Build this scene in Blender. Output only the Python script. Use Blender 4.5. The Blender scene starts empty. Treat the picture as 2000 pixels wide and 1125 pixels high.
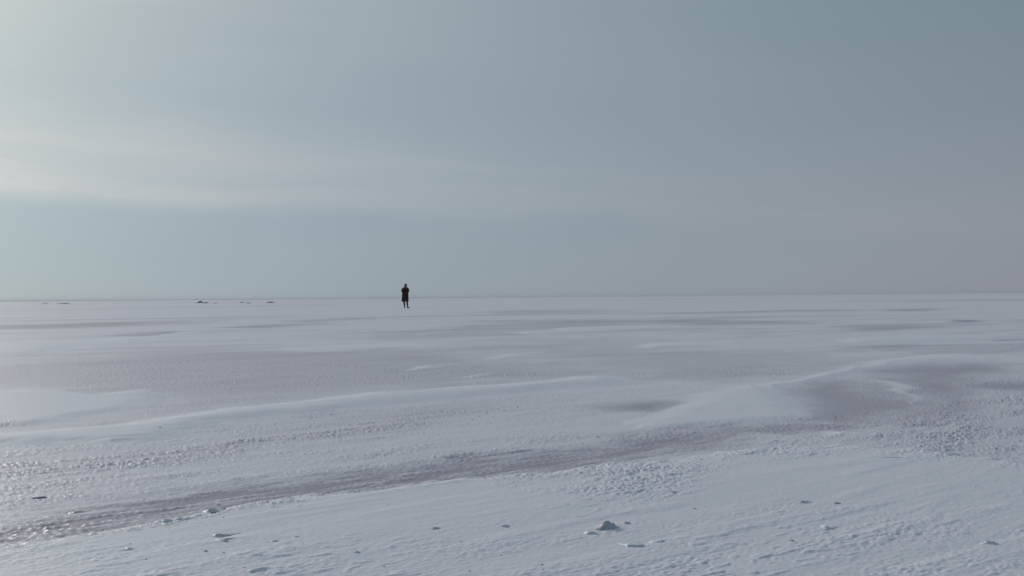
import bpy, bmesh, math, random
import numpy as np
from mathutils import Matrix, Vector, Euler

scene = bpy.context.scene
COL = scene.collection
rad = math.radians

# ------------------------------------------------------------------ camera
CAM_H = 0.72            # camera height above the frozen flat (m)
F_PX = 2500.0           # focal length in photograph pixels (2000 wide)
PITCH = 17.6 / F_PX     # looking very slightly up
ROLL = rad(0.47)        # horizon rises to the right

cam_data = bpy.data.cameras.new('camera')
cam_data.sensor_width = 36.0
cam_data.lens = 36.0 * F_PX / 2000.0
cam_data.clip_start = 0.05
cam_data.clip_end = 40000.0
cam = bpy.data.objects.new('camera', cam_data)
COL.objects.link(cam)
cam.matrix_world = (Matrix.Translation((0, 0, CAM_H))
                    @ Matrix.Rotation(rad(90) + PITCH, 4, 'X')
                    @ Matrix.Rotation(-ROLL, 4, 'Z'))
scene.camera = cam

# ------------------------------------------------------------------ light
SUN_AZ = rad(-36.0)     # left of the view direction (+Y)
SUN_EL = rad(15.0)
sun_dir = Vector((math.sin(SUN_AZ) * math.cos(SUN_EL),
                  math.cos(SUN_AZ) * math.cos(SUN_EL),
                  math.sin(SUN_EL)))
SKY_STRENGTH = 0.10

world = bpy.data.worlds.new('World')
scene.world = world
world.use_nodes = True
WT = world.node_tree
WT.nodes.clear()


class NT:
    """small helper to wire nodes"""
    def __init__(self, tree):
        self.t = tree

    def n(self, kind, **props):
        nd = self.t.nodes.new(kind)
        for k, v in props.items():
            setattr(nd, k, v)
        return nd

    def put(self, sock, v):
        if hasattr(v, 'is_output'):
            self.t.links.new(v, sock)
        elif v is not None:
            if isinstance(v, tuple) and len(v) == 4 and sock.type == 'VECTOR':
                v = v[:3]
            sock.default_value = v

    def m(self, op, a, b=None, c=None, clamp=False):
        nd = self.n('ShaderNodeMath', operation=op, use_clamp=clamp)
        self.put(nd.inputs[0], a)
        self.put(nd.inputs[1], b)
        if c is not None:
            self.put(nd.inputs[2], c)
        return nd.outputs[0]

    def v(self, op, a, b=None):
        nd = self.n('ShaderNodeVectorMath', operation=op)
        self.put(nd.inputs[0], a)
        if b is not None:
            self.put(nd.inputs[1], b)
        return nd

    def mix(self, f, a, b, blend='MIX'):
        nd = self.n('ShaderNodeMix', data_type='RGBA', blend_type=blend)
        self.put(nd.inputs[0], f)
        self.put(nd.inputs[6], a)
        self.put(nd.inputs[7], b)
        return nd.outputs[2]

    def smooth(self, x, lo, hi, o0=0.0, o1=1.0):
        nd = self.n('ShaderNodeMapRange', interpolation_type='SMOOTHSTEP')
        self.put(nd.inputs[0], x)
        for i, q in enumerate((lo, hi, o0, o1)):
            self.put(nd.inputs[1 + i], q)
        return nd.outputs[0]

    def comb(self, x, y, z=0.0):
        nd = self.n('ShaderNodeCombineXYZ')
        for i, q in enumerate((x, y, z)):
            self.put(nd.inputs[i], q)
        return nd.outputs[0]

    def noise(self, vec, scale, detail=4.0, rough=0.5, lac=2.0, out=0):
        nd = self.n('ShaderNodeTexNoise')
        self.put(nd.inputs['Vector'], vec)
        nd.inputs['Scale'].default_value = scale
        nd.inputs['Detail'].default_value = detail
        nd.inputs['Roughness'].default_value = rough
        nd.inputs['Lacunarity'].default_value = lac
        return nd.outputs[out]


def build_world():
    w = NT(WT)
    out = w.n('ShaderNodeOutputWorld')
    bg = w.n('ShaderNodeBackground')
    WT.links.new(bg.outputs[0], out.inputs[0])
    sky = w.n('ShaderNodeTexSky', sky_type='NISHITA')
    sky.sun_disc = False
    sky.sun_elevation = SUN_EL
    sky.sun_rotation = SUN_AZ
    sky.altitude = 0
    sky.air_density = 1.0
    sky.dust_density = 0.6
    sky.ozone_density = 1.0
    tc = w.n('ShaderNodeTexCoord')
    d = w.v('NORMALIZE', tc.outputs['Generated']).outputs[0]
    sep = w.n('ShaderNodeSeparateXYZ')
    WT.links.new(d, sep.inputs[0])
    x, y, z = sep.outputs
    el = w.m('MULTIPLY', w.m('ARCSINE', z), 180 / math.pi)          # degrees
    az = w.m('MULTIPLY', w.m('ARCTAN2', x, y), 180 / math.pi)
    sd = w.v('DOT_PRODUCT', d, tuple(sun_dir)).outputs['Value']
    ang = w.m('MULTIPLY', w.m('ARCCOSINE', sd), 180 / math.pi)       # degrees from the sun
    # milky high veil: scattered light that falls off away from the sun
    g1 = w.m('EXPONENT', w.m('MULTIPLY', ang, -1 / 10.0))
    g2 = w.m('EXPONENT', w.m('MULTIPLY', ang, -1 / 35.0))
    up = w.smooth(el, -1.0, 16.0)
    base = w.mix(up, (0.247, 0.222, 0.247, 1), (0.078, 0.139, 0.195, 1))
    glow = w.mix(up, (0.009, 0.270, 0.366, 1), (0.473, 0.492, 0.466, 1))
    near = (0.572, 0.428, 0.274, 1)

    def scale(col, f):
        nd = w.n('ShaderNodeVectorMath', operation='SCALE')
        w.put(nd.inputs[0], col)
        w.put(nd.inputs['Scale'], f)
        return nd.outputs[0]

    def add(a, b):
        return w.v('ADD', a, b).outputs[0]
    veil = add(base, add(scale(glow, g2), scale(near, g1)))
    # cirrus sheet with a clear lower edge that sinks to the right, streaked along its length
    el2 = w.m('ADD', el, w.m('MULTIPLY', az, 0.048))
    wob = w.noise(w.comb(w.m('MULTIPLY', az, 0.055), w.m('MULTIPLY', el2, 0.16), 3.1), 1.0, 5.0, 0.6)
    el3 = w.m('ADD', el2, w.m('MULTIPLY', w.m('SUBTRACT', wob, 0.5), 3.4))
    lower = w.smooth(el3, 2.9, 4.2)
    upper = w.smooth(el3, 4.2, 8.6, 1.0, 0.0)
    strk = w.noise(w.comb(w.m('MULTIPLY', az, 0.045), w.m('MULTIPLY', el3, 0.85), 7.7), 1.0, 4.0, 0.6)
    strk = w.smooth(strk, 0.25, 0.75, 0.5, 1.0)
    band = w.m('MULTIPLY', w.m('MULTIPLY', lower, upper), strk)
    thin = w.noise(w.comb(w.m('MULTIPLY', az, 0.03), w.m('MULTIPLY', el2, 0.30), 1.3), 1.0, 4.0, 0.55)
    thin = w.m('MULTIPLY', w.smooth(thin, 0.48, 0.75), 0.22)
    cir = w.m('ADD', band, thin)
    g3 = w.m('EXPONENT', w.m('MULTIPLY', ang, -1 / 15.0))
    cl = w.m('MULTIPLY', cir, w.m('MULTIPLY', g3, 0.66))
    veil = add(veil, scale((0.90, 0.56, 0.42, 1), cl))
    # physical sky seen through the veil; the sum is expressed at sky strength
    veil_s = scale(veil, 1.0 / SKY_STRENGTH / 0.97)
    col = w.mix(0.97, sky.outputs[0], veil_s)
    WT.links.new(col, bg.inputs[0])
    bg.inputs[1].default_value = SKY_STRENGTH


build_world()

sl = bpy.data.lights.new('sun', 'SUN')
sl.energy = 2.0
sl.angle = rad(10.0)
sl.color = (1.0, 0.94, 0.90)
so = bpy.data.objects.new('sun', sl)
COL.objects.link(so)
so.rotation_euler = sun_dir.to_track_quat('Z', 'Y').to_euler()
so.location = sun_dir * 50

vs = scene.view_settings
vs.view_transform = 'Standard'
vs.look = 'None'
vs.exposure = 0.0
vs.gamma = 1.0
vs.use_curve_mapping = False
scene.render.engine = 'CYCLES'

# ------------------------------------------------------------------ pixel -> ground
def horizon(u):
    return 588.4 - 16.4 * u / 2000.0


def conf(u, v):
    """photo pixel on the ground -> (bearing, ln distance): a conformal map of the flat,
    in which one unit is one distance from the tripod in every direction."""
    dx, dy = u - 1000.0, v - 562.5
    c, s = math.cos(ROLL), math.sin(ROLL)
    X = c * dx - s * dy
    Y = s * dx + c * dy
    # camera looks up by PITCH
    fwd = F_PX * math.cos(PITCH) + Y * math.sin(PITCH)
    down = -F_PX * math.sin(PITCH) + Y * math.cos(PITCH)
    t = CAM_H / np.maximum(down, 0.05)
    x, y = X * t, fwd * t
    return np.arctan2(x, y), 0.5 * np.log(x * x + y * y)


def ground_xy(u, v):
    th, l = conf(float(u), float(v))
    r = math.exp(l)
    return r * math.sin(th), r * math.cos(th)


# ------------------------------------------------------------------ numpy noise
_rng = np.random.RandomState(7)
_perm = np.concatenate([_rng.permutation(512)] * 3).astype(np.int32)
_ga = _rng.rand(512) * 2 * np.pi
_gx, _gy = np.cos(_ga).astype(np.float32), np.sin(_ga).astype(np.float32)


def perlin(x, y, seed=0):
    x = np.asarray(x, np.float64) + seed * 17.31
    y = np.asarray(y, np.float64) + seed * 5.77
    xi, yi = np.floor(x).astype(np.int64), np.floor(y).astype(np.int64)
    fx, fy = (x - xi).astype(np.float32), (y - yi).astype(np.float32)
    xi &= 511
    yi &= 511
    x1 = (xi + 1) & 511
    y1 = (yi + 1) & 511

    def g(a, b, px, py):
        h = _perm[_perm[a] + b]
        return _gx[h] * px + _gy[h] * py
    u = fx * fx * fx * (fx * (fx * 6 - 15) + 10)
    v = fy * fy * fy * (fy * (fy * 6 - 15) + 10)
    n00, n10 = g(xi, yi, fx, fy), g(x1, yi, fx - 1, fy)
    n01, n11 = g(xi, y1, fx, fy - 1), g(x1, y1, fx - 1, fy - 1)
    a = n00 + u * (n10 - n00)
    b = n01 + u * (n11 - n01)
    return (a + v * (b - a)) * 1.5


def sst(x, a, b):
    t = np.clip((x - a) / (b - a), 0, 1)
    return t * t * (3 - 2 * t)


def fbm(x, y, seed, octs=3, gain=0.5):
    s, a, n = 0, 1.0, 0
    for i in range(octs):
        s = s + a * perlin(x * 2.03 ** i, y * 2.03 ** i, seed + 11 * i)
        n += a
        a *= gain
    return s / n


# ------------------------------------------------------------------ ground layout (photo pixels)
DRIFTS = [   # outline, soft edge (in distances), height m, edge raggedness
    # foreground bank in front of the bare streak
    ([(-300, 1105), (0, 1072), (130, 1052), (250, 1032), (360, 1012), (480, 988), (600, 972), (700, 964), (800, 950), (900, 942),
      (1010, 930), (1110, 921), (1200, 908), (1290, 900), (1400, 884), (1520, 882), (1640, 872), (1800, 880), (2000, 905),
      (2300, 930), (2300, 1300), (-300, 1300)], 0.035, 0.020, 0.020),
    # crested drift right of the middle
    ([(1215, 826), (1290, 803), (1330, 787), (1370, 768), (1410, 757), (1470, 750), (1530, 758), (1562, 786), (1592, 816),
      (1540, 823), (1440, 828), (1330, 838), (1240, 838)], 0.035, 0.015, 0.008),
    # its long tail to the right edge
    ([(1470, 752), (1560, 738), (1640, 724), (1700, 706), (1780, 695), (1870, 692), (1950, 694), (2100, 700), (2100, 710), (1950, 705),
      (1800, 708), (1720, 720), (1640, 738), (1560, 752), (1500, 762)], 0.03, 0.018, 0.012),
    # long soft tongue across the middle
    ([(-200, 862), (0, 848), (200, 832), (330, 815), (450, 796), (560, 786), (700, 768), (820, 762), (950, 752), (1060, 744), (1120, 736),
      (1190, 733), (1262, 744), (1236, 752), (1100, 760), (1000, 772), (860, 782), (700, 800), (560, 812), (430, 832), (330, 858),
      (230, 872), (100, 870), (-200, 884)], 0.05, 0.030, 0.012),
    # pale flat on the left
    ([(-200, 768), (0, 763), (60, 760), (130, 762), (200, 769), (290, 760), (318, 768), (306, 790), (230, 806), (150, 820), (60, 832), (-200, 846)],
     0.03, 0.020, 0.012),
    # thin lenses in the middle distance
    ([(940, 702), (990, 693), (1050, 686), (1075, 688), (1040, 696), (980, 703)], 0.03, 0.03, 0.01),
    ([(785, 722), (850, 712), (900, 708), (915, 711), (860, 720), (800, 726)], 0.03, 0.025, 0.01),
    ([(560, 680), (700, 674), (850, 672), (975, 667), (985, 672), (880, 680), (760, 686), (600, 688)], 0.04, 0.04, 0.02),
    ([(1245, 678), (1300, 670), (1420, 664), (1545, 676), (1555, 682), (1400, 680), (1280, 682)], 0.04, 0.035, 0.02),
    ([(880, 738), (940, 730), (970, 727), (975, 730), (920, 738)], 0.02, 0.015, 0.01),
    ([(-200, 664), (0, 668), (160, 664), (300, 656), (420, 646), (430, 650), (320, 664), (200, 680), (60, 692), (-200, 704)], 0.05, 0.03, 0.03),
    ([(800, 652), (880, 646), (890, 648), (830, 654)], 0.02, 0.02, 0.01),
    ([(1000, 650), (1150, 638), (1350, 636), (1400, 639), (1200, 645), (1060, 654)], 0.03, 0.03, 0.02),
    ([(1640, 662), (1760, 656), (1990, 652), (2100, 656), (2000, 664), (1760, 672), (1660, 670)], 0.04, 0.03, 0.02),
    ([(1600, 842), (1680, 846), (1760, 850), (1765, 856), (1680, 856), (1610, 852)], 0.02, 0.012, 0.01),
    # rim of the shallow bowl on the right
    ([(1690, 737), (1740, 742), (1790, 760), (1812, 780), (1795, 796), (1782, 780), (1760, 764), (1720, 752)], 0.04, 0.003, 0.03),
]

ICE = [      # outline, soft edge, strength, raggedness : where the wind has bared the ice
    ([(-300, 1090), (-300, 1056), (0, 1034), (130, 1004), (250, 982), (400, 958), (560, 940), (700, 926), (870, 908), (1000, 894), (1100, 882),
      (1200, 869), (1300, 850), (1400, 834), (1432, 842), (1410, 868), (1350, 882), (1280, 894), (1200, 903), (1110, 914), (1010, 924),
      (900, 937), (800, 945), (700, 959), (600, 968), (480, 984), (360, 1008), (250, 1029), (130, 1050), (0, 1070)], 0.055, 0.98, 0.02),
    ([(860, 900), (920, 888), (1000, 882), (1100, 874), (1200, 868), (1260, 864), (1270, 870), (1200, 876), (1080, 881), (960, 891), (880, 903)], 0.010, 0.70, 0.022),
    ([(1190, 795), (1240, 788), (1300, 783), (1328, 786), (1300, 799), (1270, 803), (1215, 802)], 0.03, 0.9, 0.01),
    ([(1330, 846), (1400, 836), (1500, 826), (1590, 824), (1640, 838), (1560, 848), (1440, 850), (1360, 856)], 0.03, 0.65, 0.03),
    ([(1545, 762), (1600, 748), (1680, 738), (1740, 746), (1775, 766), (1790, 790), (1820, 800), (1760, 826), (1660, 830), (1600, 820), (1570, 790)], 0.04, 0.72, 0.03),
    ([(1720, 722), (1800, 712), (1900, 708), (1960, 712), (1900, 740), (1860, 770), (1870, 800), (1820, 812), (1800, 770), (1760, 744)], 0.05, 0.80, 0.03),
    ([(1890, 758), (1940, 748), (2060, 750), (2060, 762), (1950, 762)], 0.03, 0.6, 0.02),
    # grey flat of the middle distance
    ([(-200, 722), (60, 706), (200, 692), (400, 686), (620, 688), (800, 692), (1000, 708), (1180, 726), (1100, 736), (900, 748), (700, 760),
      (500, 776), (330, 790), (300, 762), (200, 770), (120, 758), (-200, 756)], 0.06, 0.33, 0.04),
    ([(880, 640), (960, 630), (1100, 624), (1250, 628), (1300, 634), (1100, 640), (1000, 648), (900, 656), (780, 662), (700, 660)], 0.06, 0.42, 0.05),
    ([(1060, 662), (1180, 656), (1240, 668), (1250, 684), (1500, 686), (1600, 690), (1640, 706), (1560, 730), (1440, 745), (1280, 740), (1200, 728), (1090, 700), (1000, 684)], 0.06, 0.28, 0.04),
    ([(-100, 636), (120, 632), (250, 628), (345, 627), (300, 634), (150, 640), (-100, 646)], 0.05, 0.80, 0.03),
    ([(255, 654), (300, 650), (345, 648), (310, 653), (265, 657)], 0.02, 0.9, 0.02),
    ([(430, 640), (500, 636), (560, 633), (600, 632), (560, 637), (500, 641)], 0.03, 0.9, 0.02),
    ([(580, 626), (640, 622), (720, 620), (700, 624), (600, 630)], 0.03, 0.6, 0.02),
    ([(900, 612), (1000, 609), (1180, 607), (1190, 610), (1000, 614)], 0.03, 0.35, 0.03),
    ([(1300, 628), (1400, 624), (1540, 628), (1580, 634), (1450, 634), (1330, 636)], 0.04, 0.45, 0.03),
    ([(1660, 640), (1760, 632), (1850, 630), (1820, 640), (1700, 648)], 0.04, 0.5, 0.03),
    ([(1850, 629), (1880, 625), (1906, 626), (1900, 629)], 0.01, 1.0, 0.01),
    ([(1730, 606), (1800, 602), (1820, 603), (1780, 607)], 0.02, 0.7, 0.02),
    ([(1880, 662), (1950, 656), (2060, 654), (2060, 660), (1950, 664)], 0.03, 0.8, 0.02),
    ([(1660, 678), (1720, 673), (1800, 674), (1760, 679)], 0.03, 0.6, 0.02),
]

ROUGH = [    # outline, soft edge, strength : crusted, knobbly surface
    ([(-200, 896), (0, 890), (160, 888), (300, 872), (420, 846), (560, 832), (720, 812), (900, 800), (1000, 800), (900, 830), (700, 862), (500, 890),
      (300, 912), (100, 930), (-200, 950)], 0.06, 1.0),
    ([(100, 716), (300, 690), (620, 690), (1000, 706), (1200, 730), (1600, 695), (1700, 720), (1500, 745), (1100, 740), (700, 764), (330, 790), (150, 755)], 0.08, 0.6),
    ([(300, 788), (400, 776), (520, 770), (640, 768), (560, 784), (400, 800), (310, 800)], 0.05, 0.6),
    ([(-100, 822), (0, 820), (60, 822), (40, 840), (-100, 845)], 0.03, 0.8),
    ([(-200, 950), (0, 930), (400, 900), (800, 862), (1200, 836), (1500, 822), (1640, 836), (1560, 870), (1420, 885), (1430, 850), (1200, 870),
      (800, 915), (400, 960), (0, 1030), (-200, 1050)], 0.06, 0.55),
    ([(1540, 830), (1640, 800), (1760, 786), (1900, 766), (2200, 756), (2200, 930), (2000, 920), (1840, 900), (1700, 884), (1600, 860)], 0.08, 0.9),
    ([(1060, 945), (1200, 912), (1320, 905), (1500, 884), (1640, 878), (1600, 892), (1450, 905), (1330, 940), (1250, 985), (1120, 990)], 0.05, 1.0),
    ([(-100, 1078), (130, 1052), (300, 1022), (480, 987), (700, 962), (1000, 928), (1200, 907), (1320, 898), (1300, 912), (1100, 936), (800, 958),
      (560, 992), (380, 1030), (130, 1075), (-100, 1100)], 0.025, 0.9),
    ([(-200, 1100), (400, 1080), (900, 1064), (1300, 1020), (1600, 1000), (2200, 1060), (2200, 1300), (-200, 1300)], 0.15, 0.35),
]


def sdf_poly(th, l, pts):
    """signed distance (positive inside) to a ground outline, in conformal coordinates"""
    P = np.array([conf(float(a), float(b)) for a, b in pts])
    # densify so straight pixel edges stay straight
    d2 = np.full(th.shape, 1e9, np.float32)
    ins = np.zeros(th.shape, bool)
    n = len(P)
    for i in range(n):
        ax, ay = P[i]
        bx, by = P[(i + 1) % n]
        ex, ey = bx - ax, by - ay
        px, py = th - ax, l - ay
        t = np.clip((px * ex + py * ey) / (ex * ex + ey * ey + 1e-12), 0, 1)
        q = (px - t * ex) ** 2 + (py - t * ey) ** 2
        np.minimum(d2, q, out=d2)
        cond = (ay > l) != (by > l)
        if ey != 0:
            ins ^= cond & (th < ex * (l - ay) / ey + ax)
    d = np.sqrt(d2)
    return np.where(ins, d, -d)


def near_mask(th, l, pts, pad):
    P = np.array([conf(float(a), float(b)) for a, b in pts])
    return ((th > P[:, 0].min() - pad) & (th < P[:, 0].max() + pad) &
            (l > P[:, 1].min() - pad) & (l < P[:, 1].max() + pad))


WD = rad(44)            # the wind has combed everything to the right and away
WS, WC = math.sin(WD), math.cos(WD)


def ground(x, y, spacing=None):
    """height, bare-ice share and crust share of the flat at x, y (metres)"""
    x = np.asarray(x, np.float64)
    y = np.asarray(y, np.float64)
    r = np.sqrt(x * x + y * y) + 1e-4
    th = np.arctan2(x, y).astype(np.float32)
    l = np.log(r).astype(np.float32)
    if spacing is None:
        spacing = np.full(x.shape, 0.01)
    a = x * WS + y * WC                  # along the wind
    b = x * WC - y * WS                  # across it

    def det(lam):                        # fade detail the sheet cannot carry
        return sst(lam / spacing, 2.0, 4.5)
    # ragged outlines: warp the layout a little with noise that scales with distance
    w1 = fbm(th * 14, l * 9, 3, 3)
    w2 = fbm(th * 14, l * 9, 9, 3)
    f1 = perlin(a * 5, b * 14, 21) * det(0.12) + 0.6 * perlin(a * 13, b * 30, 22) * det(0.05)
    drift = np.zeros(x.shape)
    smooth_ = np.zeros(x.shape)
    for pts, soft, h, rag in DRIFTS:
        k = near_mask(th, l, pts, 0.2)
        if not k.any():
            continue
        s = sdf_poly(th[k] + rag * 1.2 * w1[k], l[k] + rag * 1.2 * w2[k], pts) + rag * 0.5 * f1[k]
        m = sst(s, -0.15 * soft, soft * 0.8)
        m2 = sst(s + 0.012 * f1[k] * (soft > 0.02), -0.004, 0.009)
        drift[k] = np.maximum(drift[k], h * (m * 0.75 + 0.25 * sst(s, 0, soft * 5)))
        smooth_[k] = np.maximum(smooth_[k], m2)
    ice = np.zeros(x.shape)
    for pts, soft, st, rag in ICE:
        k = near_mask(th, l, pts, 0.2)
        if not k.any():
            continue
        s = sdf_poly(th[k] + rag * 1.5 * w2[k], l[k] + rag * 1.5 * w1[k], pts) + rag * 0.9 * f1[k]
        ice[k] = np.maximum(ice[k], st * sst(s, -soft, soft))
    rough = np.zeros(x.shape)
    for pts, soft, st in ROUGH:
        k = near_mask(th, l, pts, 0.3)
        if not k.any():
            continue
        s = sdf_poly(th[k] + 0.03 * w1[k], l[k] + 0.03 * w2[k], pts)
        rough[k] = np.maximum(rough[k], st * sst(s, -soft, soft))
    # unplanned patches: further off and to the sides the flat goes on in the same manner
    off = np.clip(sst(r, 30, 60) + sst(np.abs(th), 0.42, 0.55) + sst(-r, -2.6, -2.2), 0, 1)
    far = sst(r, 18, 40)
    p1 = fbm(a / 22, b / 7, 31, 4, 0.55) * det(6.0)
    p2 = fbm(a / 75, b / 30, 41, 3, 0.55)
    p3 = fbm(a / 6, b / 1.9, 51, 3, 0.5) * det(1.6)
    patch = sst(p1 + 0.7 * p2 + 0.25 * p3, 0.06, 0.42)
    ice = np.maximum(ice, off * patch * 0.5)
    ice = ice + (1 - off) * 0.20 * sst(p3 + 0.4 * p1, 0.05, 0.5) * (1 - smooth_)
    rough = np.maximum(rough, (1 - smooth_) * (0.25 + 0.3 * sst(p3, -0.1, 0.4)))
    # drifts win over ice, and thin films of snow break the ice up
    ice = ice * (1 - 0.93 * smooth_)
    film = fbm(a * 2.2, b * 13, 61, 4, 0.6) * det(0.08)
    gran = perlin(a * 17, b * 24, 71) * det(0.02) + 0.8 * perlin(a * 40, b * 52, 72) * sst(0.03 / spacing, 0.4, 1.2)
    ice = np.clip(ice * (1.0 + 1.25 * film + 0.5 * gran) + 0.10 * rough * gran * (1 - smooth_), 0, 1)
    # heights
    z = drift.copy()
    z += far * 0.050 * p1 + sst(r, 40, 120) * 0.06 * p2
    z += (0.010 * (1 - far) + 0.018 * far) * p3 * (1 - 0.4 * smooth_)
    z += 0.0022 * fbm(a / 0.9, b / 0.22, 81, 4, 0.6) * det(0.2)
    # crust: rounded knobs, pits between them
    def loose(lam):
        return sst(lam / spacing, 0.45, 1.6)
    k1 = np.abs(perlin(a * 9, b * 19, 91)) * loose(0.07)
    k2 = np.abs(perlin(a * 20, b * 42, 92)) * loose(0.04)
    k3 = perlin(a * 60, b * 72, 93) * loose(0.03)
    blot = sst(fbm(a * 1.3, b * 4.2, 95, 4, 0.6), -0.22, 0.30)
    jit = np.random.RandomState(3).normal(size=x.shape) * (1 - sst(r, 14, 45))
    bump = 0.0060 * k1 + 0.0075 * k2 + 0.0034 * k3 + (0.0010 + 0.0016 * sst(r, 6, 14)) * jit * sst(r, 2.5, 5.0)
    z += bump * rough * (0.3 + 0.9 * blot) * (1 - 0.75 * sst(ice, 0.5, 0.9))
    # wind lips and small scoured steps on the smooth bank
    lip = fbm(a * 0.9, b * 4.2, 97, 3)
    z += 0.0022 * sst(lip, 0.05, 0.40) * det(0.1) * (1 - ice)
    z += 0.0010 * perlin(a * 30, b * 55, 98) * det(0.02) + 0.0006 * perlin(a * 90, b * 110, 99) * det(0.009)
    # clustered knobs and torn flakes on the banks
    clus = sst(fbm(a * 0.8, b * 1.9, 112, 4, 0.6), -0.18, 0.32)
    knob = sst(perlin(a * 6.5, b * 17, 111) + 0.35 * perlin(a * 19, b * 44, 113), 0.36, 0.66) * det(0.03)
    knob2 = sst(perlin(a * 15, b * 33, 114), 0.34, 0.62) * sst(0.03 / spacing, 0.5, 1.5)
    z += (0.0040 * knob + 0.0034 * knob2 * (0.3 + rough)) * clus * (1 - 0.7 * ice) * (1 - sst(r, 9, 16))
    z -= 0.006 * ice * (1 - far)
    crust = np.clip(rough * (0.45 + 0.55 * blot) * (1 - 0.8 * smooth_) + 0.25 * gran * rough, 0, 1)
    return z, ice, crust


# ------------------------------------------------------------------ materials
def new_mat(name):
    m = bpy.data.materials.new(name)
    m.use_nodes = True
    m.node_tree.nodes.clear()
    t = NT(m.node_tree)
    out = t.n('ShaderNodeOutputMaterial')
    bs = t.n('ShaderNodeBsdfPrincipled')
    m.node_tree.links.new(bs.outputs[0], out.inputs[0])
    return m, t, bs


def snow_ground_material():
    m, t, bs = new_mat('wind_packed_snow_and_bare_ice')
    at = t.n('ShaderNodeAttribute', attribute_name='bare_ice')
    geo = t.n('ShaderNodeNewGeometry')
    pos = geo.outputs['Position']
    mp = t.n('ShaderNodeMapping')
    mp.inputs['Rotation'].default_value = (0, 0, WD)
    t.put(mp.inputs['Vector'], pos)
    n1 = t.noise(pos, 1.7, 5, 0.6)
    n2 = t.noise(pos, 160.0, 3, 0.7)
    snow = t.mix(n1, (0.882, 0.845, 0.868, 1), (0.937, 0.90, 0.918, 1))
    ice = t.mix(t.smooth(n2, 0.35, 0.7), (0.36, 0.31, 0.355, 1), (0.55, 0.49, 0.54, 1))
    f = t.m('MULTIPLY', at.outputs['Fac'], 1.0, clamp=True)
    ac = t.n('ShaderNodeAttribute', attribute_name='crust')
    snow = t.mix(ac.outputs['Fac'], snow, (0.715, 0.66, 0.70, 1))
    t.put(bs.inputs['Base Color'], t.mix(f, snow, ice))
    t.put(bs.inputs['Roughness'], t.smooth(f, 0.0, 1.0, 0.62, 0.42))
    bs.inputs['Specular IOR Level'].default_value = 0.24
    # grain that shows close up
    nb = t.noise(pos, 230.0, 3, 0.65)
    nc = t.noise(pos, 45.0, 4, 0.6)
    hgt = t.m('ADD', t.m('MULTIPLY', nb, 0.5), nc)
    bp = t.n('ShaderNodeBump')
    bp.inputs['Strength'].default_value = 0.35
    bp.inputs['Distance'].default_value = 0.006
    t.put(bp.inputs['Height'], hgt)
    t.put(bs.inputs['Normal'], bp.outputs[0])
    return m


def simple_mat(name, c1, c2, scale, rough=0.8, spec=0.3, bump=0.3, dist=0.004, detail=4.0):
    m, t, bs = new_mat(name)
    tc = t.n('ShaderNodeTexCoord')
    n = t.noise(tc.outputs['Object'], scale, detail, 0.6)
    t.put(bs.inputs['Base Color'], t.mix(t.smooth(n, 0.3, 0.7), c1 + (1,), c2 + (1,)))
    bs.inputs['Roughness'].default_value = rough
    bs.inputs['Specular IOR Level'].default_value = spec
    bp = t.n('ShaderNodeBump')
    bp.inputs['Strength'].default_value = bump
    bp.inputs['Distance'].default_value = dist
    t.put(bp.inputs['Height'], t.noise(tc.outputs['Object'], scale * 3, 4, 0.6))
    t.put(bs.inputs['Normal'], bp.outputs[0])
    return m


M_GROUND = snow_ground_material()
M_CRUST = simple_mat('snow_crust', (0.76, 0.76, 0.79), (0.88, 0.88, 0.90), 60, 0.6, 0.3, 0.5, 0.003)
M_LUMP = simple_mat('shade_greyed_snow', (0.46, 0.44, 0.47), (0.72, 0.69, 0.72), 70, 0.5, 0.35, 0.5, 0.003)  # snow darkened in its colour for the shaded near sides of lumps
M_HUM = simple_mat('old_hummock_ice', (0.22, 0.22, 0.25), (0.36, 0.36, 0.40), 3, 0.5, 0.35, 0.5, 0.05)
M_SHORE = simple_mat('far_shore_hazed', (0.20, 0.22, 0.25), (0.28, 0.30, 0.33), 0.02, 0.9, 0.1, 0.0, 0.1)  # blue-grey of distance haze is put into the bank's colour
M_SKIN = simple_mat('skin', (0.30, 0.15, 0.12), (0.36, 0.19, 0.15), 30, 0.55, 0.35, 0.05)
M_COAT = simple_mat('dark_wool_coat', (0.040, 0.020, 0.019), (0.062, 0.034, 0.031), 90, 0.95, 0.12, 0.4, 0.002)
M_HAIR = simple_mat('dark_hair', (0.060, 0.045, 0.042), (0.105, 0.082, 0.075), 80, 0.6, 0.3, 0.4, 0.002)
M_STOCK = simple_mat('dark_stockings', (0.070, 0.034, 0.032), (0.105, 0.052, 0.046), 120, 0.8, 0.2, 0.1, 0.001)
M_SHOE = simple_mat('black_leather', (0.012, 0.010, 0.011), (0.022, 0.019, 0.020), 40, 0.4, 0.4, 0.1, 0.001)
M_BUTTON = simple_mat('dark_horn', (0.03, 0.022, 0.018), (0.05, 0.038, 0.03), 60, 0.35, 0.4, 0.0)
M_EYE = simple_mat('eye', (0.36, 0.34, 0.33), (0.42, 0.40, 0.39), 20, 0.2, 0.5, 0.0)

# ------------------------------------------------------------------ setting
def mesh_obj(name, verts, faces, mat, parent=None, smooth=True):
    me = bpy.data.meshes.new(name)
    me.from_pydata([tuple(v) for v in verts], [], [tuple(f) for f in faces])
    me.update()
    if smooth:
        me.polygons.foreach_set('use_smooth', [True] * len(me.polygons))
    me.materials.append(mat)
    o = bpy.data.objects.new(name, me)
    COL.objects.link(o)
    if parent is not None:
        o.parent = parent
    return o


def tag(o, label, cat, group=None):
    o['label'] = label
    o['category'] = cat
    if group:
        o['group'] = group


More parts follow.
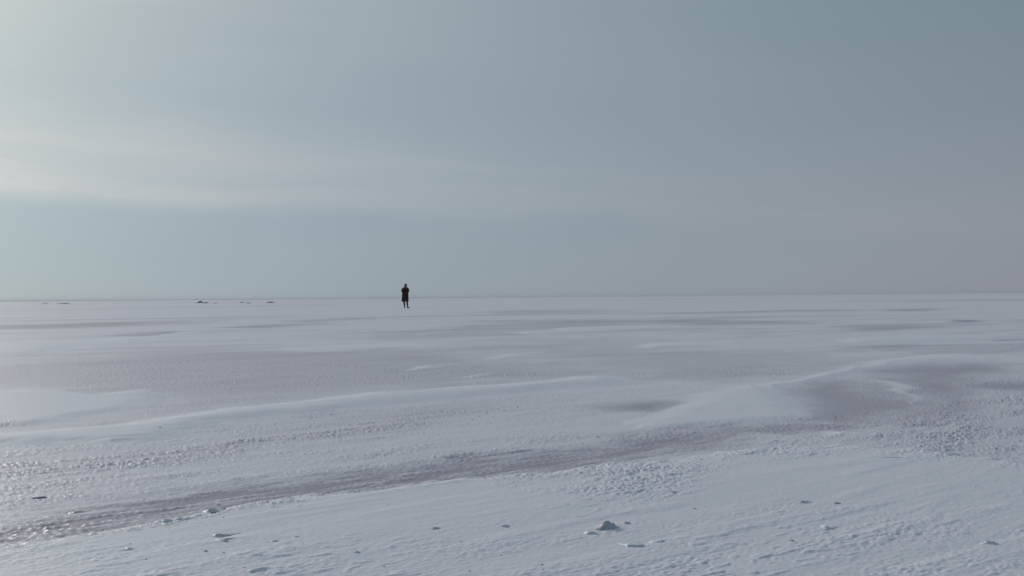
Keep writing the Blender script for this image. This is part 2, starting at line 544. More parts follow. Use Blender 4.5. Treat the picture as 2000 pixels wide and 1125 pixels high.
def build_ground():
    # one sheet to the horizon: rings round the tripod, closer together where the view falls on them
    fine = np.linspace(rad(-25.5), rad(25.5), 1180)
    rest = np.linspace(rad(25.5), rad(360 - 25.5), 150)[1:-1]
    ang = np.concatenate([fine, rest])
    k = CAM_H * 1280.0
    r0 = np.concatenate([[0.15, 0.4, 0.7, 1.0], np.linspace(1.25, 2.45, 26)])
    r1 = k / np.arange(k / 2.5, k / 12.0, -0.62)
    r2 = k / np.arange(k / 12.0, k / 60.0, -0.26)
    r3 = np.exp(np.linspace(math.log(60.0), math.log(1500.0), 110))
    r4 = np.array([2000., 2700., 3600., 4700., 6000.])
    rr = np.unique(np.concatenate([r0, r1, r2, r3, r4]))
    nr, na = len(rr), len(ang)
    R, A = np.meshgrid(rr, ang, indexing='ij')
    X, Y = R * np.sin(A), R * np.cos(A)
    dr = np.gradient(rr)
    SP = np.repeat(dr[:, None], na, 1)
    dA = np.where(np.abs(A) < rad(25.6), 51.0 / 1180, 2.1) * math.pi / 180 * R
    SP = np.maximum(SP, dA)
    z, ice, rough = ground(X.ravel(), Y.ravel(), SP.ravel())
    fade = 1 - sst(R.ravel(), 400, 1500)
    z = z * fade
    nv = nr * na
    co = np.empty((nv + 1, 3), np.float32)
    co[:nv, 0], co[:nv, 1], co[:nv, 2] = X.ravel(), Y.ravel(), z
    co[nv] = (0, 0, float(z[:na].mean()))
    i = np.arange(nr - 1)[:, None] * na
    j = np.arange(na)[None, :]
    jn = (j + 1) % na
    quads = np.stack([i + j, i + na + j, i + na + jn, i + jn], -1).reshape(-1, 4)
    quads = quads[:, ::-1]
    tris = np.stack([np.full(na, nv), np.arange(na), (np.arange(na) + 1) % na], -1)[:, ::-1]
    me = bpy.data.meshes.new('snow_field')
    me.vertices.add(nv + 1)
    me.vertices.foreach_set('co', co.ravel())
    nl = quads.size + tris.size
    me.loops.add(nl)
    me.loops.foreach_set('vertex_index', np.concatenate([quads.ravel(), tris.ravel()]).astype(np.int32))
    npoly = len(quads) + len(tris)
    me.polygons.add(npoly)
    starts = np.concatenate([np.arange(len(quads)) * 4, quads.size + np.arange(len(tris)) * 3]).astype(np.int32)
    me.polygons.foreach_set('loop_start', starts)
    me.update(calc_edges=True)
    me.polygons.foreach_set('use_smooth', np.ones(npoly, bool))
    at = me.attributes.new('bare_ice', 'FLOAT', 'POINT')
    at.data.foreach_set('value', np.concatenate([ice, [0.0]]).astype(np.float32))
    at2 = me.attributes.new('crust', 'FLOAT', 'POINT')
    at2.data.foreach_set('value', np.concatenate([rough, [0.0]]).astype(np.float32))
    me.validate()
    me.materials.append(M_GROUND)
    # normals up?
    if me.polygons[len(quads) // 2].normal.z < 0:
        me.flip_normals()
    o = bpy.data.objects.new('snow_field', me)
    COL.objects.link(o)
    o['kind'] = 'structure'
    o['label'] = 'flat wind-packed snow field with streaks of bare grey ice'
    return o


build_ground()


def gz(x, y, sp=0.01):
    z, i, r = ground(np.array([x]), np.array([y]), np.array([sp]))
    return float(z[0])


def build_shore():
    # a very low far bank that draws the thin dark line along the horizon, thinning out to the right
    rs = np.random.RandomState(5)
    n = 420
    azs = np.linspace(rad(-60), rad(9), n)
    R = 5000.0
    t = np.linspace(0, 60, n)
    hgt = 1.3 + 0.9 * fbm(t * 0.35, t * 0 + 0.5, 5, 3) + 0.9 * np.abs(fbm(t * 2.3, t * 0 + 1.5, 6, 3))
    hgt *= 1 - sst(azs, rad(-14), rad(6)) * 0.75
    hgt = np.maximum(hgt * 0.8, 0.4)
    verts, faces = [], []
    prof = [(-14, -0.5), (-5, 0.75), (0, 1.0), (12, 0.9), (40, -0.5)]
    for a, h in zip(azs, hgt):
        for dx, q in prof:
            rr = R + dx
            verts.append((rr * math.sin(a), rr * math.cos(a), q * h if q > 0 else q))
    m = len(prof)
    for i in range(n - 1):
        for j in range(m - 1):
            faces.append((i * m + j, (i + 1) * m + j, (i + 1) * m + j + 1, i * m + j + 1))
    o = mesh_obj('distant_shore', verts, faces, M_SHORE)
    o['kind'] = 'structure'
    o['label'] = 'thin dark line of far shore on the horizon'


build_shore()

# ------------------------------------------------------------------ lumps and chunks
def lump_mesh(name, seed, sx, sy, sz, jag=0.35, sub=3, peak=(0.0, 0.0), flat=0.0, skirt=0.0):
    """an irregular chunk with a flat underside: sx, sy, sz are its full size in metres"""
    bm = bmesh.new()
    bmesh.ops.create_icosphere(bm, subdivisions=sub, radius=1.0)
    rs = np.random.RandomState(seed)
    # a few cutting planes give broken faces
    planes = []
    for _ in range(7):
        v = rs.normal(size=3)
        v[2] = abs(v[2]) * 0.8
        v /= np.linalg.norm(v)
        planes.append((v, 0.62 + 0.3 * rs.rand()))
    co = np.array([v.co[:] for v in bm.verts])
    for v, dd in planes:
        s = co @ v
        over = np.maximum(s - dd, 0)
        co -= over[:, None] * v[None, :] * 0.9
    nn = perlin(co[:, 0] * 1.9 + seed, co[:, 1] * 1.9 + co[:, 2] * 1.3, seed)
    n2 = perlin(co[:, 0] * 5 + co[:, 2] * 3, co[:, 1] * 5 - co[:, 2] * 2, seed + 3)
    co *= (1 + jag * nn + 0.35 * jag * n2)[:, None]
    up = np.maximum(co[:, 2], 0)
    co[:, 0] += peak[0] * up
    co[:, 1] += peak[1] * up
    if flat:
        co[:, 2] = np.minimum(co[:, 2], 1 - flat + 0.1 * nn)
    co[:, 2] = np.maximum(co[:, 2], -0.35)
    if skirt:                                   # drifted in: the foot flares out and trails down wind
        low = np.clip(1 - co[:, 2] / 0.75, 0, 1) ** 2
        co[:, 0] *= 1 + skirt * low
        co[:, 1] *= 1 + skirt * low
        tail = low * np.maximum(co[:, 0] * WS + co[:, 1] * WC, 0) * skirt * 1.2
        co[:, 0] += tail * WS
        co[:, 1] += tail * WC
    co *= np.array([sx / 2, sy / 2, sz])
    for v, c in zip(bm.verts, co):
        v.co = c
    me = bpy.data.meshes.new(name)
    bm.to_mesh(me)
    bm.free()
    me.polygons.foreach_set('use_smooth', [True] * len(me.polygons))
    return me


def place(name, me, mat, u, v, label, cat, group=None, rot=0.0, sink=0.0):
    x, y = ground_xy(u, v)
    o = bpy.data.objects.new(name, me)
    me.materials.append(mat)
    COL.objects.link(o)
    o.location = (x, y, gz(x, y) - sink)
    o.rotation_euler = (0, 0, rot)
    tag(o, label, cat, group)
    return o


G1 = 'snow lumps lying on the foreground snow'
LUMPS = [
    # u, v base, width px, height px, peak, jag, label
    (1181, 1045, 30, 11, (0.25, 0), 0.30, 'largest grey snow lump, pointed like a small tent, in the right foreground', M_LUMP),
    (1223, 1036, 9, 5, (0, 0), 0.3, 'small snow lump just right of the tent-shaped lump', M_LUMP),
    (1155, 1057, 16, 7, (-0.2, 0), 0.5, 'crumbled snow lump at the lower left foot of the tent-shaped lump', M_CRUST),
    (426, 1061, 19, 6, (0.2, 0), 0.3, 'flat dark-edged snow lump, upper of the pair at lower left', M_LUMP),
    (438, 1071, 14, 5, (0.2, 0), 0.3, 'slanting snow lump, lower of the pair at lower left', M_LUMP),
    (986, 1043, 11, 6, (0, 0), 0.3, 'single small snow lump left of the tent-shaped lump', M_LUMP),
    (850, 1048, 10, 5, (0, 0), 0.3, 'small snow lump alone on smooth snow, middle bottom', M_LUMP),
    (1571, 995, 11, 5, (-0.3, 0), 0.3, 'small dark snow lump, left one of two on the right-hand snow', M_LUMP),
    (1636, 997, 11, 5, (-0.3, 0), 0.3, 'small dark snow lump, right one of two on the right-hand snow', M_LUMP),
    (536, 1073, 9, 4, (0, 0), 0.3, 'tiny snow lump right of the lower-left pair', M_CRUST),
    (576, 1064, 9, 3, (0.2, 0), 0.3, 'tiny flat snow lump farther right of the lower-left pair', M_CRUST),
    (1287, 1074, 13, 5, (0, 0), 0.5, 'crumbly snow lump right of the thin snow plate', M_CRUST),
    (1612, 1046, 16, 5, (0.2, 0), 0.4, 'low ragged snow lump in the right foreground near the bottom', M_CRUST),
    (1932, 1076, 14, 7, (0, 0), 0.4, 'rounded snow lump close to the bottom right corner', M_CRUST),
    (1546, 1072, 8, 5, (0, 0), 0.3, 'tiny dark snow lump near the bottom, right of middle', M_LUMP),
    (1314, 975, 12, 4, (0.2, 0), 0.4, 'flat snow lump at the edge of the crusty patch', M_LUMP),
    (148, 1001, 14, 5, (0.3, 0), 0.3, 'small dark lump alone on the bare streak at far left', M_LUMP),
    (412, 1010, 13, 6, (0, 0), 0.4, 'dark snow lump on the crumbled edge of the bank', M_LUMP),
    (250, 1088, 14, 4, (0.2, 0), 0.4, 'low snow lump near the bottom left corner', M_CRUST),
    (696, 1096, 10, 5, (0, 0), 0.4, 'small snow lump at the bottom edge, left of middle', M_CRUST),
    (1745, 1057, 14, 5, (0.2, 0), 0.4, 'flat snow lump by itself in the lower right', M_CRUST),
]
for i, (u, v, w, h, pk, jag, lab, mt) in enumerate(LUMPS):
    x, y = ground_xy(u, v)
    s = math.hypot(x, y) / F_PX
    me = lump_mesh('snow_lump', 100 + i, w * s * 1.3, w * s * 1.6, h * s * (1.1 if i == 0 else 0.8), jag, 3, pk, 0.0, 0.55 if i == 0 else 0.9)
    place('snow_lump', me, mt, u, v - 1, lab, 'snow lump', G1, rot=0.0, sink=0.0015)


def snow_plate(u, v, wpx, depth, thick, tilt, label, yaw=0.0, seed=1, mat=M_CRUST):
    """a broken plate of wind crust lifted along its near edge"""
    x, y = ground_xy(u, v)
    s = math.hypot(x, y) / F_PX
    w = wpx * s
    rs = np.random.RandomState(seed)
    n = 26
    top = []
    for i in range(n):
        t = i / n * 2 * math.pi
        r = 1 + 0.10 * math.sin(2 * t + seed) + 0.08 * math.sin(5 * t + 2 * seed) + rs.uniform(-0.06, 0.06)
        top.append((math.cos(t) * w / 2 * r, math.sin(t) * depth / 2 * r))
    verts, faces = [], []
    for k, (q, zz) in enumerate(((1.0, -thick), (1.03, -thick * 0.4), (0.97, 0.0), (0.6, 0.001), (0.0, 0.0012))):
        for a, b in top:
            lift = tilt * max(0.0, -b / (depth / 2)) * (1 if k > 0 else 0.2)
            verts.append((a * q, b * q, zz + lift))
    for k in range(4):
        for i in range(n):
            j = (i + 1) % n
            faces.append((k * n + i, k * n + j, (k + 1) * n + j, (k + 1) * n + i))
    faces.append(tuple(range(n))[::-1])
    o = mesh_obj('snow_plate', verts, faces, mat, smooth=False)
    o.location = (x, y, gz(x, y) + 0.001)
    o.rotation_euler = (0, 0, yaw)
    tag(o, label, 'snow plate', 'lifted plates of wind crust')
    return o


snow_plate(1233, 1076, 44, 0.11, 0.006, 0.006, 'thin curved plate of snow crust with a shadowed near edge, bottom middle', 0.06, 3)
snow_plate(1742, 902, 46, 0.05, 0.003, 0.002, 'thin dark-edged snow plate lying at the rim of the right-hand crust', 0.0, 4)
snow_plate(76, 972, 28, 0.05, 0.0012, 0.0005, 'thin dark-edged snow plate at the far left beside the bare streak', 0.1, 5)

G2 = 'low ice hummocks far off near the horizon'
HUM = [(389, 592.0, 15, 3.6, 'darkest peaked ice hummock near the horizon, left of the person'),
       (402, 592.4, 10, 2.0, 'small low ice hummock touching the peaked hummock on its right'),
       (527, 591.6, 16, 2.6, 'flat-topped dark ice hummock nearest the person, below the horizon'),
       (472, 591.6, 6, 2.0, 'tiny ice hummock between the two dark hummocks, left piece'),
       (484, 592.2, 9, 1.8, 'tiny flat ice hummock between the two dark hummocks, right piece'),
       (122, 593.4, 22, 1.8, 'long flat ice hummock at far left under the horizon'),
       (88, 593.0, 12, 1.2, 'very low ice ridge left of the long flat hummock'),
       (420, 592.6, 12, 1.2, 'faint low ice hummock right of the peaked pair')]
for i, (u, v, w, h, lab) in enumerate(HUM):
    x, y = ground_xy(u, v)
    s = math.hypot(x, y) / F_PX
    me = lump_mesh('ice_hummock', 300 + i, w * s * 0.8, w * s * 1.3, h * s * 1.25, 0.3, 3, (0.3, 0), 0.0, 0.5)
    o = place('ice_hummock', me, M_HUM, u, v, lab, 'ice hummock', G2)
    o.location.z = gz(x, y, 8.0) - 0.02


def build_crumbs():
    """loose crumbs of crust scattered over the near flat: too many and too small to count"""
    rs = np.random.RandomState(11)
    base = []
    for k in range(6):
        me = lump_mesh('crumb_source', 500 + k, 1, 1, 0.6, 0.45, 1)
        base.append((np.array([v.co[:] for v in me.vertices]), [tuple(p.vertices) for p in me.polygons]))
        bpy.data.meshes.remove(me)
    N = 90000
    th = rs.uniform(rad(-27), rad(27), N)
    l = rs.uniform(math.log(2.3), math.log(8.5), N)
    r = np.exp(l)
    x, y = r * np.sin(th), r * np.cos(th)
    z, ice, rough = ground(x, y, r * r / (CAM_H * 1280) * 0.6)
    a, b = x * WS + y * WC, x * WC - y * WS
    cl = sst(fbm(a * 0.8, b * 2.0, 201, 3), 0.02, 0.5)
    dens = 0.0015 + 0.006 * (1 - sst(r, 3.2, 4.6)) + 0.30 * cl ** 2 * rough * (1 - 0.6 * ice)
    keep = rs.rand(N) < dens
    verts, faces, off = [], [], 0
    for i in np.nonzero(keep)[0]:
        bv, bf = base[rs.randint(6)]
        s = 0.0030 + 0.007 * rs.rand() ** 4 + 0.0009 * (r[i] - 2.3)
        c, sn = math.cos(rs.rand() * 6.3), math.sin(rs.rand() * 6.3)
        q = bv * np.array([s * rs.uniform(0.9, 1.9), s * rs.uniform(0.9, 1.5), s * rs.uniform(0.5, 0.9)])
        q = q + np.array([x[i], y[i], z[i] - 0.0008])
        verts.append(q)
        faces += [tuple(f + off for f in p) for p in bf]
        off += len(bv)
    o = mesh_obj('snow_crumbs', np.concatenate(verts), faces, M_CRUST)
    o['kind'] = 'stuff'
    o['label'] = 'loose crumbs of wind-broken snow crust scattered over the near snow'
    o['category'] = 'snow crumbs'


build_crumbs()

# ------------------------------------------------------------------ person
def skin_mesh(name, nodes, edges, root, sub=2):
    """grow one continuous surface round a skeleton of joints with radii"""
    names = list(nodes)
    idx = {k: i for i, k in enumerate(names)}
    me = bpy.data.meshes.new(name)
    me.from_pydata([nodes[k][0] for k in names], [(idx[a], idx[b]) for a, b in edges], [])
    o = bpy.data.objects.new(name, me)
    COL.objects.link(o)
    sk = o.modifiers.new('skin', 'SKIN')
    sk.use_smooth_shade = True
    lay = me.skin_vertices[0].data if me.skin_vertices else None
    if lay is None:
        bm = bmesh.new()
        bm.from_mesh(me)
        bm.verts.layers.skin.verify()
        bm.to_mesh(me)
        bm.free()
        lay = me.skin_vertices[0].data
    for k in names:
        rr = nodes[k][1]
        lay[idx[k]].radius = rr if isinstance(rr, tuple) else (rr, rr)
        lay[idx[k]].use_root = (k == root)
    ss = o.modifiers.new('subsurf', 'SUBSURF')
    ss.levels = sub
    ss.render_levels = sub
    dg = bpy.context.evaluated_depsgraph_get()
    ev = o.evaluated_get(dg)
    out = bpy.data.meshes.new_from_object(ev)
    bpy.data.objects.remove(o)
    bpy.data.meshes.remove(me)
    out.name = name
    return out


def ring_loft(name, rings, mat, parent, n=28, cap=True, fold=0.0, seed=0):
    """rings: (cx, cy, z, rx, ry) from bottom to top"""
    verts, faces = [], []
    for k, (cx, cy, z, rx, ry) in enumerate(rings):
        for i in range(n):
            t = 2 * math.pi * i / n
            low = max(0.0, 1 - k / (len(rings) - 1) * 1.5)
            q = 1 + fold * low * math.sin(6 * t + seed) + 0.5 * fold * low * math.sin(11 * t + 2 * seed)
            verts.append((cx + rx * q * math.cos(t), cy + ry * q * math.sin(t), z + 0.012 * fold * math.sin(3 * t)))
    for k in range(len(rings) - 1):
        for i in range(n):
            j = (i + 1) % n
            faces.append((k * n + i, k * n + j, (k + 1) * n + j, (k + 1) * n + i))
    if cap:
        faces.append(tuple((len(rings) - 1) * n + i for i in range(n)))
    return mesh_obj(name, verts, faces, mat, parent)


def tube(name, pts, radii, mat, parent, n=14):
    """a tapering tube along points"""
    P = [Vector(p) for p in pts]
    # smooth the path (Catmull-Rom)
    Q, RR = [], []
    for i in range(len(P) - 1):
        p0, p1, p2, p3 = P[max(i - 1, 0)], P[i], P[i + 1], P[min(i + 2, len(P) - 1)]
        for s in range(5):
            t = s / 5
            Q.append(0.5 * ((2 * p1) + (p2 - p0) * t + (2 * p0 - 5 * p1 + 4 * p2 - p3) * t * t + (3 * p1 - p0 - 3 * p2 + p3) * t ** 3))
            RR.append(radii[i] * (1 - t) + radii[i + 1] * t)
    Q.append(P[-1])
    RR.append(radii[-1])
    verts, faces = [], []
    side = Vector((0.3, 1, 0.1)).normalized()
    for i, q in enumerate(Q):
        d = (Q[min(i + 1, len(Q) - 1)] - Q[max(i - 1, 0)]).normalized()
        a = (side - d * side.dot(d)).normalized()
        b = d.cross(a)
        side = a
        for k in range(n):
            t = 2 * math.pi * k / n
            verts.append(tuple(q + (a * math.cos(t) + b * math.sin(t)) * RR[i]))
    for i in range(len(Q) - 1):
        for k in range(n):
            j = (k + 1) % n
            faces.append((i * n + k, i * n + j, (i + 1) * n + j, (i + 1) * n + k))
    faces.append(tuple(range(n))[::-1])
    faces.append(tuple((len(Q) - 1) * n + k for k in range(n)))
    return mesh_obj(name, verts, faces, mat, parent)


def build_person():
    # faces the camera (-Y); +X is to the right in the photograph
    N, E = {}, []

    def j(k, p, r, prev=None):
        N[k] = (p, r)
        if prev:
            E.append((prev, k))
    j('pelvis', (0.0, 0.0, 0.92), (0.15, 0.11))
    j('belly', (0.0, 0.0, 1.06), (0.125, 0.095), 'pelvis')
    j('chest', (0.005, 0.0, 1.26), (0.145, 0.105), 'belly')
    j('throat', (0.012, 0.005, 1.41), (0.065, 0.06), 'chest')
    j('neck', (0.018, -0.005, 1.49), (0.052, 0.052), 'throat')
    for s, nm in ((-1, 'l'), (1, 'r')):
        j('shoulder' + nm, (s * 0.145, 0.005, 1.345), 0.042, 'throat')
        j('elbow' + nm, (s * 0.195, -0.045, 1.145), 0.040, 'shoulder' + nm)
        j('fore' + nm, (s * 0.145, -0.135, 1.25), 0.036, 'elbow' + nm)
        j('wrist' + nm, (s * 0.085, -0.175, 1.345), 0.026, 'fore' + nm)
        j('palm' + nm, (s * 0.060, -0.175, 1.395), (0.038, 0.018), 'wrist' + nm)
    for nm, kn, an, heel, toe in (('l', (-0.085, -0.02, 0.47), (-0.055, 0.03, 0.085), (-0.052, 0.055, 0.045), (-0.045, -0.13, 0.028)),
                                  ('r', (0.105, -0.02, 0.47), (0.145, 0.01, 0.085), (0.120, 0.02, 0.045), (0.245, -0.07, 0.028))):
        s = -1 if nm == 'l' else 1
        j('hip' + nm, (s * 0.085, 0.0, 0.84), 0.088, 'pelvis')
        j('knee' + nm, kn, 0.055, 'hip' + nm)
        mid = tuple(kn[i] * 0.62 + an[i] * 0.38 + (0.018 if i == 1 else 0) for i in range(3))
        j('calf' + nm, mid, 0.052, 'knee' + nm)
        j('ankle' + nm, an, 0.034, 'calf' + nm)
        ball = tuple(0.35 * heel[i] + 0.65 * toe[i] for i in range(3))
        j('instep' + nm, ball, (0.036, 0.026), 'ankle' + nm)
        j('toe' + nm, toe, (0.030, 0.020), 'instep' + nm)
    body = skin_mesh('body', N, E, 'pelvis', 2)
    # hands: fingers rooted inside the palms, curled on the collar, thumbs off the side
    bm = bmesh.new()
    bm.from_mesh(body)
    for s in (-1, 1):
        px, py, pz = s * 0.060, -0.175, 1.395
        for f, (off, ln) in enumerate(((-0.026, 0.060), (-0.009, 0.070), (0.009, 0.066), (0.026, 0.052))):
            fn, fe = {}, []
            bx, bz = px + off * 0.55 - s * 0.004, pz + 0.012 + abs(off) * -0.2
            fn['a'] = ((bx, py, bz), 0.0095)
            fn['b'] = ((bx - s * ln * 0.35, py - 0.012, bz + ln * 0.42), 0.0090)
            fn['c'] = ((bx - s * ln * 0.62, py + 0.008, bz + ln * 0.45), 0.0082)
            fn['d'] = ((bx - s * ln * 0.55, py + 0.028, bz + ln * 0.20), 0.0075)
            fm = skin_mesh('finger', fn, [('a', 'b'), ('b', 'c'), ('c', 'd')], 'a', 1)
            bm.from_mesh(fm)
            bpy.data.meshes.remove(fm)
        tn = {'a': ((px + s * 0.022, py, pz - 0.025), 0.011), 'b': ((px + s * 0.030, py - 0.020, pz + 0.008), 0.010),
              'c': ((px + s * 0.012, py - 0.028, pz + 0.030), 0.0085)}
        tm = skin_mesh('thumb', tn, [('a', 'b'), ('b', 'c')], 'a', 1)
        bm.from_mesh(tm)
        bpy.data.meshes.remove(tm)
    # head: skull, jaw, brow, sockets, nose, mouth, ears
    hb = bmesh.new()
    bmesh.ops.create_uvsphere(hb, u_segments=40, v_segments=32, radius=1.0)
    for v in hb.verts:
        x, y, z = v.co
        f = max(0.0, -y)                                    # front share
        sx, sy, sz = 0.076, 0.094, 0.118
        if z < 0:
            sx *= 1 - 0.32 * min(1, -z) ** 1.3
            sy *= 1 - 0.15 * min(1, -z)
        X, Y, Z = x * sx, y * sy, z * sz
        if f > 0.3:
            Y -= 0.024 * math.exp(-((x / 0.13) ** 2)) * math.exp(-(((z + 0.20) / 0.17) ** 2))        # nose
            Y -= 0.006 * math.exp(-((x / 0.12) ** 2)) * math.exp(-(((z - 0.05) / 0.15) ** 2))        # bridge
            for e in (-0.40, 0.40):
                Y += 0.013 * math.exp(-(((x - e) / 0.17) ** 2)) * math.exp(-(((z - 0.0) / 0.11) ** 2))   # sockets
            Y -= 0.005 * math.exp(-((x / 0.5) ** 2)) * math.exp(-(((z - 0.20) / 0.09) ** 2))          # brow
            Y -= 0.007 * math.exp(-((x / 0.22) ** 2)) * math.exp(-(((z + 0.50) / 0.06) ** 2))         # lips
            Y += 0.005 * math.exp(-((x / 0.20) ** 2)) * math.exp(-(((z + 0.60) / 0.05) ** 2))
            Y -= 0.012 * math.exp(-((x / 0.25) ** 2)) * math.exp(-(((z + 0.82) / 0.12) ** 2))         # chin
        v.co = (X, Y, Z)
    for s in (-1, 1):
        ear = bmesh.ops.create_uvsphere(hb, u_segments=10, v_segments=8, radius=1.0)['verts']
        for v in ear:
            v.co = (s * 0.078 + v.co.x * 0.010, 0.012 + v.co.y * 0.018, -0.012 + v.co.z * 0.032)
    HT = Matrix.Translation((0.022, -0.012, 1.575)) @ Euler((rad(8), rad(2), rad(-6))).to_matrix().to_4x4()
    bmesh.ops.transform(hb, matrix=HT, verts=hb.verts)
    hm = bpy.data.meshes.new('head')
    hb.to_mesh(hm)
    hb.free()
    bm.from_mesh(hm)
    bpy.data.meshes.remove(hm)
    bmesh.ops.recalc_face_normals(bm, faces=bm.faces)
    me = bpy.data.meshes.new('body_raw')
    bm.to_mesh(me)
    bm.free()
    # fuse everything into one continuous surface
    tmp = bpy.data.objects.new('body', me)
    COL.objects.link(tmp)
    rm = tmp.modifiers.new('fuse', 'REMESH')
    rm.mode = 'VOXEL'
    rm.voxel_size = 0.0055
    dg = bpy.context.evaluated_depsgraph_get()
    fused = bpy.data.meshes.new_from_object(tmp.evaluated_get(dg))
    bpy.data.objects.remove(tmp)
    fused.name = 'body'
    fused.materials.clear()
    fused.materials.append(M_SKIN)
    fused.polygons.foreach_set('use_smooth', [True] * len(fused.polygons))

    root = bpy.data.objects.new('person', None)
    COL.objects.link(root)
    root.empty_display_size = 0.3
    bo = bpy.data.objects.new('body', fused)
    COL.objects.link(bo)
    bo.parent = root
    # coat
    coat = ring_loft('coat', [
        (-0.018, 0.01, 0.455, 0.205, 0.150), (-0.018, 0.01, 0.47, 0.228, 0.165), (-0.016, 0.01, 0.55, 0.222, 0.165),
        (-0.008, 0.01, 0.70, 0.212, 0.160), (-0.003, 0.005, 0.85, 0.205, 0.155), (0.0, 0.0, 0.98, 0.200, 0.148),
        (0.0, 0.0, 1.08, 0.195, 0.140), (0.0, 0.0, 1.18, 0.200, 0.140), (0.003, 0.0, 1.28, 0.205, 0.138),
        (0.006, 0.005, 1.36, 0.200, 0.120), (0.009, 0.008, 1.408, 0.176, 0.098), (0.012, 0.008, 1.442, 0.118, 0.086),
        (0.014, 0.004, 1.455, 0.074, 0.074)], M_COAT, root, 44, True, 0.055, 2)
    for s in (-1, 1):
        ring = tube('sleeve', [(s * 0.085, 0.008, 1.385), (s * 0.145, 0.006, 1.360), (s * 0.182, -0.005, 1.29), (s * 0.198, -0.035, 1.165),
                               (s * 0.180, -0.090, 1.165), (s * 0.140, -0.140, 1.255), (s * 0.088, -0.172, 1.335)],
                    [0.040, 0.062, 0.068, 0.062, 0.060, 0.056, 0.046], M_COAT, root)
        tube('cuff', [(s * 0.100, -0.166, 1.315), (s * 0.093, -0.170, 1.327), (s * 0.086, -0.174, 1.339)],
             [0.051, 0.052, 0.051], M_COAT, ring)
    ring_loft('collar', [(0.014, 0.004, 1.425, 0.100, 0.088), (0.015, 0.004, 1.455, 0.096, 0.090), (0.016, 0.000, 1.490, 0.092, 0.088),
                         (0.016, 0.000, 1.492, 0.080, 0.076), (0.015, 0.002, 1.455, 0.076, 0.072)], M_COAT, coat, 28, False)
    ring_loft('belt', [(0.0, 0.0, 1.035, 0.2010, 0.1465), (0.0, 0.0, 1.04, 0.2045, 0.1500), (0.0, 0.0, 1.075, 0.2035, 0.1485),
                       (0.0, 0.0, 1.08, 0.1985, 0.1435)], M_COAT, coat, 44, False)
    for zz, yy in ((0.78, -0.166), (0.90, -0.160), (1.14, -0.147)):
        b = lump_mesh('button', 900, 0.026, 0.010, 0.012, 0.02, 2)
        b.materials.append(M_BUTTON)
        q = bpy.data.objects.new('button', b)
        COL.objects.link(q)
        q.parent = coat
        q.location = (0.03, yy, zz)
    # hair: a short full cut with a ragged edge, open over the face
    hb = bmesh.new()
    bmesh.ops.create_uvsphere(hb, u_segments=36, v_segments=26, radius=1.0)
    kill = []
    for v in hb.verts:
        x, y, z = v.co
        if z < -0.62 or (y < -0.66 and z < 0.48) or (y < -0.40 and z < 0.05) or (y < -0.25 and z < -0.35):
            kill.append(v)
    bmesh.ops.delete(hb, geom=kill, context='VERTS')
    for v in hb.verts:
        x, y, z = v.co
        n = 1 + 0.02 * math.sin(9 * x + 5 * z) * math.cos(7 * y) + 0.015 * math.sin(23 * x + 17 * y)
        v.co = (x * 0.096 * n, y * 0.112 * n + 0.004, z * 0.134 * n + 0.003)
    ex = bmesh.ops.solidify(hb, geom=hb.faces[:], thickness=0.010)
    bmesh.ops.transform(hb, matrix=HT, verts=hb.verts)
    bmesh.ops.recalc_face_normals(hb, faces=hb.faces)
    hm = bpy.data.meshes.new('hair')
    hb.to_mesh(hm)
    hb.free()
    hm.polygons.foreach_set('use_smooth', [True] * len(hm.polygons))
    hm.materials.append(M_HAIR)
    ho = bpy.data.objects.new('hair', hm)
    COL.objects.link(ho)
    ho.parent = root
    for e in (-0.0305, 0.0305):
        m2 = bpy.data.meshes.new('eye')
        eb = bmesh.new()
        bmesh.ops.create_uvsphere(eb, u_segments=14, v_segments=10, radius=0.0115)
        bmesh.ops.transform(eb, matrix=HT @ Matrix.Translation((e, -0.0685, 0.0)), verts=eb.verts)
        eb.to_mesh(m2)
        eb.free()
        m2.materials.append(M_EYE)
        eo = bpy.data.objects.new('eye', m2)
        COL.objects.link(eo)
        eo.parent = root
        m3 = bpy.data.meshes.new('iris')
        eb = bmesh.new()
        bmesh.ops.create_uvsphere(eb, u_segments=12, v_segments=8, radius=0.0066)
        bmesh.ops.transform(eb, matrix=HT @ Matrix.Translation((e, -0.0745, -0.0005)), verts=eb.verts)
        eb.to_mesh(m3)
        eb.free()
        m3.materials.append(M_BUTTON)
        io = bpy.data.objects.new('iris', m3)
        COL.objects.link(io)
        io.parent = eo
    # stockings and shoes follow the legs
    for nm in ('l', 'r'):
        kn, ca, an = N['knee' + nm][0], N['calf' + nm][0], N['ankle' + nm][0]
        up = (kn[0], kn[1], kn[2] + 0.14)
        tube('stocking', [up, kn, ca, an, (an[0], an[1] - 0.005, an[2] - 0.03)], [0.074, 0.062, 0.059, 0.040, 0.036], M_STOCK, root)
        ball, toe = Vector(N['instep' + nm][0]), Vector(N['toe' + nm][0])
        a = Vector(an)
        d = (toe - Vector((an[0], an[1], toe.z)))
        d.z = 0
        d.normalize()
        side = Vector((-d.y, d.x, 0))
        hl = Vector((a.x, a.y, 0)) - d * 0.052
        verts, faces = [], []
        prof = [(0.0, 0.026, 0.080), (0.03, 0.036, 0.095), (0.075, 0.038, 0.090), (0.12, 0.040, 0.066), (0.17, 0.046, 0.052),
                (0.215, 0.044, 0.045), (0.245, 0.030, 0.036), (0.258, 0.012, 0.022)]
        m = 12
        for t, w, h in prof:
            c = hl + d * t
            for k in range(m):
                ph = 2 * math.pi * k / m
                zz = h / 2 + h / 2 * math.sin(ph)
                zz = max(zz, 0.004)
                q = c + side * (w * math.cos(ph) * (1.0 if math.sin(ph) < 0.2 else 0.92))
                verts.append((q.x, q.y, zz))
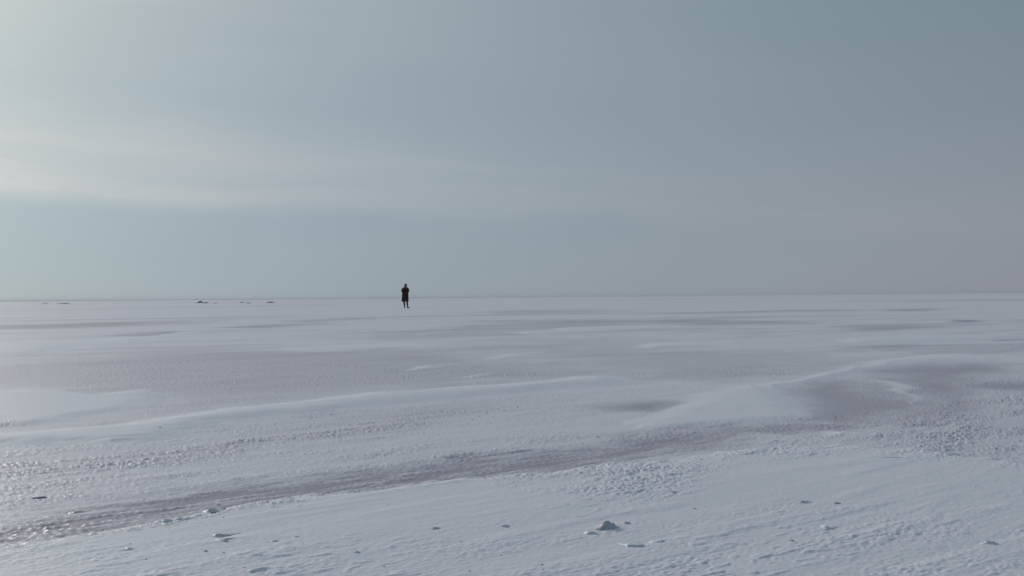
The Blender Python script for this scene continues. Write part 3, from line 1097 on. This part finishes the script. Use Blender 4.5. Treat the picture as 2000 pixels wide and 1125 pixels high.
        for i in range(len(prof) - 1):
            for k in range(m):
                l2 = (k + 1) % m
                faces.append((i * m + k, i * m + l2, (i + 1) * m + l2, (i + 1) * m + k))
        faces.append(tuple(range(m))[::-1])
        faces.append(tuple((len(prof) - 1) * m + k for k in range(m)))
        sh = mesh_obj('shoe', verts, faces, M_SHOE, root)
        # sole
        sv, sf = [], []
        for lev, grow in ((-0.004, 1.04), (0.008, 1.04)):
            pts = [(t, w) for t, w, h in prof] + [(t, -w) for t, w, h in reversed(prof)]
            for t, w in pts:
                q = hl + d * t + side * (w * grow)
                sv.append((q.x, q.y, lev))
        n2 = len(prof) * 2
        sf.append(tuple(range(n2))[::-1])
        sf.append(tuple(n2 + k for k in range(n2)))
        for k in range(n2):
            l2 = (k + 1) % n2
            sf.append((k, l2, n2 + l2, n2 + k))
        mesh_obj('sole', sv, sf, M_SHOE, sh, smooth=False)
    x, y = ground_xy(791.8, 602.0)
    root.location = (x, y, gz(x, y, 2.0))
    root.rotation_euler = (0, 0, -math.atan2(x, y) * 0.0)
    root.scale = (1.08, 1.0, 1.0)
    tag(root, 'person in a long dark coat facing the camera, hands drawn up to the collar', 'person')
    print('person at', x, y, root.location.z)


build_person()


# ------------------------------------------------------------------ air over the flat
def build_haze():
    lo, hi, r = -1.0, 8.0, 6400.0
    v = [(x, y, z) for z in (lo, hi) for x, y in ((-r, -r), (r, -r), (r, r), (-r, r))]
    f = [(3, 2, 1, 0), (4, 5, 6, 7), (0, 1, 5, 4), (1, 2, 6, 5), (2, 3, 7, 6), (3, 0, 4, 7)]
    m = bpy.data.materials.new('haze')
    m.use_nodes = True
    m.node_tree.nodes.clear()
    t = NT(m.node_tree)
    out = t.n('ShaderNodeOutputMaterial')
    pv = t.n('ShaderNodeVolumePrincipled')
    pv.inputs['Color'].default_value = (0.66, 0.70, 0.76, 1)
    pv.inputs['Density'].default_value = HAZE_DENSITY
    pv.inputs['Anisotropy'].default_value = 0.15
    m.node_tree.links.new(pv.outputs[0], out.inputs['Volume'])
    o = mesh_obj('haze', v, f, m, smooth=False)
    o['kind'] = 'stuff'
    o['label'] = 'thin pale winter haze lying over the whole flat'
    o['category'] = 'haze'


HAZE_DENSITY = 0.00006
build_haze()
